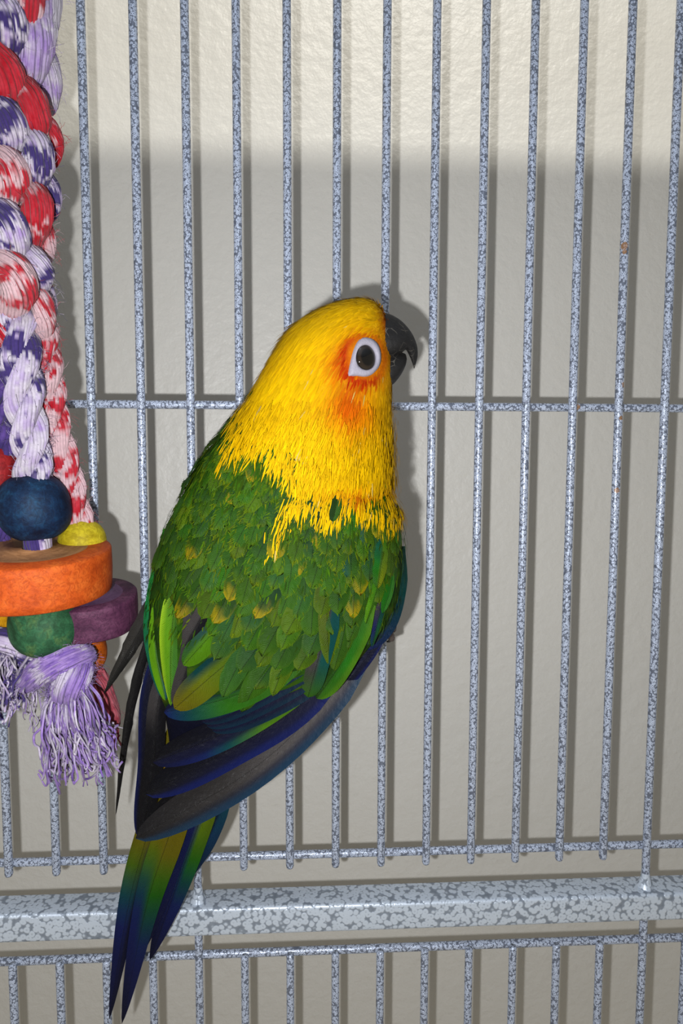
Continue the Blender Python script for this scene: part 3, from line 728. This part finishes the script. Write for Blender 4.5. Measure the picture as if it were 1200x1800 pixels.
# a few longer coverts and tertials the photograph shows on the right
free_feather('wing_feather', [(585, 1050, 62), (572, 1110, 61), (556, 1170, 58), (541, 1226, 53)], 44, vanes([(0, GREY*.7), (.7, GREY*.8), (1, GRN)], [(0, TEAL*.7), (.6, TEAL), (1, GRN)], shaft=.1), prof_flight)
free_feather('wing_feather', [(648, 1060, 57), (625, 1115, 57.5), (596, 1170, 55), (556, 1228, 50.5)], 48, vanes([(0, GRN), (1, GRN_D)], [(0, GRN), (.6, VGRN), (1, GRN)], edgeR=GRN_L), prof_flight, mat=M_COVERT)
for (pp, w, cf) in [
    ([(606, 1060), (600, 1110), (580, 1170)], 40, covert_col('n', 1.0)), ([(575, 1040), (572, 1090), (574, 1160)], 34, covert_col('n', .9)),
    ([(636, 1040), (626, 1080), (606, 1120)], 40, covert_col('n', 1.1)), ([(668, 985), (656, 1035), (634, 1090)], 26, vanes([(0, VGRN), (1, LIME)], GRN)),
    ([(680, 1000), (664, 1060), (644, 1128)], 26, vanes([(0, GREY), (.5, GREY*.8), (.8, BLUE), (1, TEAL)], [(0, GREY*.8), (.6, TEAL), (1, VGRN)])),
    ([(690, 990), (678, 1035), (662, 1072)], 28, vanes(VGRN, bc(60, 140, 40))), ([(668, 940), (664, 980), (654, 1030)], 34, vanes([(0, TEAL), (.7, VGRN), (1, GRN)], [(0, VGRN), (1, YGR)])),
    ([(446, 1130), (420, 1165), (395, 1215)], 44, covert_col('n', 1.1)), ([(490, 1140), (458, 1185), (425, 1238)], 48, covert_col('n', 1.05)), ([(520, 1120), (500, 1160), (478, 1212)], 40, covert_col('n', .95))]:
    lay_feather('wing_feather', pp, w, cf, (.8, 3.0), n=14, ragged=.08, roll=random.uniform(-.08, .08), camber=.1)

lay_feather('collar_feather', [(594, 866), (587, 890), (580, 915)], 20, vanes(GRN_D, GRN), (1.6, 3.2), n=14)

# --- soft plumage: narrow feather tips all over the body
BEAK = np.array((690., 600.))
def head_flow(x, y):
    r = np.array((x, y))-BEAK; d = np.linalg.norm(r)+1e-6; b = .9+d/150
    return unit(r/d+np.array((-.15, 1.))*b)
VA = np.array(V); fa = np.array(grid_faces(NR, NC, True))
A, B_, C_, D_ = VA[fa[:, 0]], VA[fa[:, 1]], VA[fa[:, 2]], VA[fa[:, 3]]
nrm = np.cross(C_-A, D_-B_); area = np.linalg.norm(nrm, axis=1)/2; nrm = nrm/np.maximum(np.linalg.norm(nrm, axis=1), 1e-9)[:, None]
cen = (A+B_+C_+D_)/4
# outward normals
axis_mid = np.array([np.mean(VA[(k//NC)*NC:(k//NC)*NC+NC], axis=0) for k in range(0, NR*NC, NC)])
rowof = np.repeat(np.arange(NR-1), NC)
sgn = np.sign(np.einsum('ij,ij->i', nrm, cen-axis_mid[rowof])); nrm = nrm*sgn[:, None]
cum = np.cumsum(area); rng = np.random.default_rng(3)
def sliver(m, p, nn, dpx, length, width, col, lift, tilt):
    d3 = RIGHT*dpx[0]-UP*dpx[1]; barb(m, p, nn, unit(d3-nn*np.dot(d3, nn)), length, width, col, lift, tilt)
NS = 30000
idx = np.searchsorted(cum, rng.random(NS)*cum[-1])
for q in idx:
    u, v = rng.random(), rng.random()
    p = (A[q]*(1-u)+B_[q]*u)*(1-v)+(D_[q]*(1-u)+C_[q]*u)*v; nn = nrm[q]
    x, yy = to_px(p)
    if yy > 1330: continue
    e = math.hypot((x-640)/30, (yy-628)/36)
    if e < .97 and nn[1] < 0: continue
    fl0 = head_flow(x, yy)
    if is_yellow(x+fl0[0]*15, yy+fl0[1]*15, 5.):
        if x > 676 and 560 < yy < 668 : ln = 1.8
        else: ln = 3.6 if yy < 560 or x > 665 else 5.4
        d = head_flow(x, yy)+rng.normal(0, .10, 2)
        near = sstep(1., 1.7, e) if nn[1] < 0 else 1.
        ln *= (.35+.65*near)*rng.uniform(.7, 1.25)
        c = head_col(x, yy)*rng.uniform(.8, 1.15)
        wd = rng.uniform(.35, .8)
        if rng.random() < .007: c = bc(235, 205, 110); wd = .35
        sliver(mh, p, nn, d, ln, wd, c, .05, rng.uniform(.03, .15) if rng.random() < .93 else rng.uniform(.2, .45))
        if yy > 705:
            for _ in range(3):
                sliver(mh, p+rng.normal(0, .8, 3), nn, d+rng.normal(0, .12, 2), ln*rng.uniform(.6, 1.0), rng.uniform(.25, .55), c*rng.uniform(.88, 1.1), rng.uniform(.4, 1.5)*sstep(700, 770, yy), rng.uniform(.02, .12))
    else:
        if yy > 1130 or (yy > 870 and rng.random() < .72): continue
        d = flow(x, yy)+rng.normal(0, .22, 2); k = rng.random()
        c = mixc(mixc(GRN_D, GRN, rng.random()), mixc(GRN_L, YGR, rng.random()), .15+.6*(k > .72))*rng.uniform(.7, 1.2)
        big = yy < 900
        sliver(mg, p, nn, d, rng.uniform(1.8, 3.6)*(1.35 if big else 1), rng.uniform(.3, .6)*(1.6 if big else 1.), c, rng.uniform(.3, 2.0 if not big else 1.2), rng.uniform(.05, .25))
o = mh.build('head_plumage', M_PLUME, bird, label='bright yellow and orange head feathers'); o['kind'] = 'stuff'
o = mg.build('back_plumage', M_PLUME, bird, label='loose green down over the back'); o['kind'] = 'stuff'

# --- beak
def loft(mb, secs, n=28, col=None, sub=6):
    """secs: (outer px, inner px, depth, half thickness mm)"""
    S_ = np.array([(a[0], a[1], b[0], b[1], d, h) for a, b, d, h in secs], float); K = (len(S_)-1)*sub+1
    R = resample(list(S_[:, :3]), K); R2 = resample(list(S_[:, 3:]), K)
    Vv = []
    for i in range(K):
        ox, oy, ix = R[i]; iy, d, h = R2[i]; O, I = P(ox, oy, d), P(ix, iy, d); c = (O+I)/2; a = (O-I)/2; v = unit(CAM-c)
        for j in range(n):
            th = 2*math.pi*j/n; Vv.append(c+a*math.cos(th)+v*max(h, .05)*math.sin(th)*(1-.25*math.cos(th)))
    mb.add(Vv, grid_faces(K, n, True)+[tuple(range(n)), tuple((K-1)*n+j for j in range(n-1, -1, -1))])
def mat_beak():
    t = NT('beak_horn'); p = t.pos()
    v = t.voro(330., p, 'DISTANCE_TO_EDGE'); k = t.ramp(v, [(.0, (1, 1, 1)), (.035, (0, 0, 0))])
    nz = t.noise(420., 4., .7, p, 1.); k2 = t.math('MULTIPLY', k, t.ramp(t.noise(190., 2., .5, p), [(.52, (0, 0, 0)), (.62, (1, 1, 1))]))
    c = t.mix(nz, lin(14, 14, 15), lin(32, 31, 31)); c = t.mix(t.math('MULTIPLY', k2, .45), c, lin(128, 122, 112))
    t.bump(nz, .0006, .5)
    return t.set(Base_Color=c, Roughness=.6, Specular_IOR_Level=.22)
M_BEAK = mat_beak()
m = MB(); loft(m, [((664, 549), (668, 632), 40, 9.5), ((682, 551), (688, 629), 40, 9.2), ((704, 563), (703, 622), 40, 8.2), ((722, 583), (711, 616), 40, 6.6), ((732, 605), (714, 616), 40, 4.8), ((734, 624), (719, 625), 40, 3.0), ((731, 638), (724, 637), 40, 1.6), ((728, 648), (727, 647), 40, .4)])
m.build('upper_beak', M_BEAK, bird, label='dark grey hooked upper beak')
m = MB(); loft(m, [((668, 618), (674, 684), 40, 7.5), ((690, 618), (690, 676), 40, 7.), ((703, 619), (703, 661), 40, 5.6), ((712, 622), (712, 644), 40, 3.4), ((714, 626), (715, 632), 40, .8)])
m.build('lower_beak', M_BEAK, bird, label='dark grey lower beak')
# --- eye
ec, en = hit(641, 629)
def eye_ring():
    out = [(641, 594), (652, 597), (662, 606), (667, 620), (667, 636), (662, 648), (652, 658), (641, 661), (630, 660), (621, 660), (613, 659), (614, 648), (617, 634), (621, 618), (627, 604), (634, 596)]
    OUT = resample([np.array((a, b, 0.)) for a, b in out+[out[0]]], 65)[:-1]
    m = MB(); rings = []
    for f, lf in ((1.12, -.6), (1., .25), (.94, .75), (.80, 1.0), (.68, 1.15), (.60, .75), (.5, -.6)):
        row = []
        for (x, y, _) in OUT:
            cx, cy = 642, 629
            ix, iy = cx+(x-cx), cy+(y-cy)
            if f < .9:
                a = math.atan2((y-cy)/1.2, x-cx); k = (f-.5)/.4
                ex, ey = cx+18.6*math.cos(a), cy+22.3*math.sin(a); kk = max(0, min(1, (f-.6)/.34))
                ix, iy = ex+(x-ex)*kk, ey+(y-ey)*kk
                if f < .55: ix, iy = cx+(ex-cx)*.86, cy+(ey-cy)*.86
            elif f > 1: ix, iy = cx+(x-cx)*f, cy+(y-cy)*f
            p, nn = hit(ix, iy); row.append(p+en*lf)
        rings.append(row)
    Vv = [p for r in rings for p in r]; cc = []
    for k, r in enumerate(rings):
        for j in range(64): cc.append(tuple(lin(190, 186, 202)*.5*(1 if 0 < k < 6 else .5)*(1+.1*n3(j*.7, k*1.3))))
    m.add(Vv, grid_faces(len(rings), 64, True), cc)
    return m.build('eye_ring', M_RING, bird, label='bare pale skin ring round the eye')
eye_ring()
m = MB(); Vv = []; cc = []
s_ = scale_at(-ec[1]); ex_ = unit(RIGHT-en*np.dot(RIGHT, en)); ey_ = np.cross(en, ex_)
pe = P(642, 629, -ec[1])
for i in range(24):
    th = math.pi*i/23*.5
    for j in range(40):
        a = 2*math.pi*j/40
        Vv.append(pe+(ex_*math.cos(a)*21.5+ey_*math.sin(a)*25.0)*s_*math.sin(th)+en*(math.cos(th)*2.4-.7))
        r = math.sin(th); cc.append(tuple(mixc(lin(10, 8, 8)*.5, lin(40, 31, 24)*.6, sstep(.55, .65, r)*(1-.8*sstep(.80, .9, r)))))
m.add(Vv, grid_faces(24, 40, True)+[tuple(range(40))], cc); m.build('eyeball', M_EYE, bird, label='dark brown eye with black pupil')
# --- feet gripping the bars
TOE = lin(92, 80, 76)*.75
def foot(paths, claws):
    m = MB()
    for pts, r in paths:
        C2 = resample([P(*p) for p in pts], 22)
        rr = [r*(1+.14*math.sin(q*1.9))*(1-.3*q/22) for q in range(22)]
        tube(m, C2, rr, 10, [TOE*(1+.3*n3(q*.9, r)) for q in range(22)])
    f = m.build('foot', M_TOE, bird)
    for pts in claws:
        m = MB(); C2 = resample([P(*p) for p in pts], 12); tube(m, C2, [1.1*(1-q/12.5) for q in range(12)], 8, [lin(40, 36, 34)]*12); m.build('claw', M_TOE, f)
foot([([(620, 1060, 26), (640, 1090, 18), (655, 1100, 12)], 3.4), ([(648, 1092, 14), (672, 1092, 10), (688, 1098, 5), (690, 1106, -2)], 2.1),
      ([(648, 1100, 13), (668, 1108, 9), (684, 1114, 5), (688, 1122, -1)], 1.9), ([(650, 1104, 12), (656, 1116, 6), (662, 1120, -2)], 1.8)],
     [[(690, 1106, -2), (686, 1112, -6), (678, 1114, -7)], [(688, 1122, -1), (684, 1127, -5), (677, 1128, -6)]])
foot([([(440, 1100, 22), (432, 1130, 14), (428, 1150, 10)], 3.4), ([(424, 1140, 11), (412, 1148, 6), (414, 1156, -3)], 2.), ([(430, 1145, 11), (441, 1152, 5), (438, 1160, -3)], 2.)],
     [[(414, 1156, -3), (420, 1160, -6), (428, 1162, -6)]])
for o in bpy.data.objects:
    if '_o' in o: del o['_o']
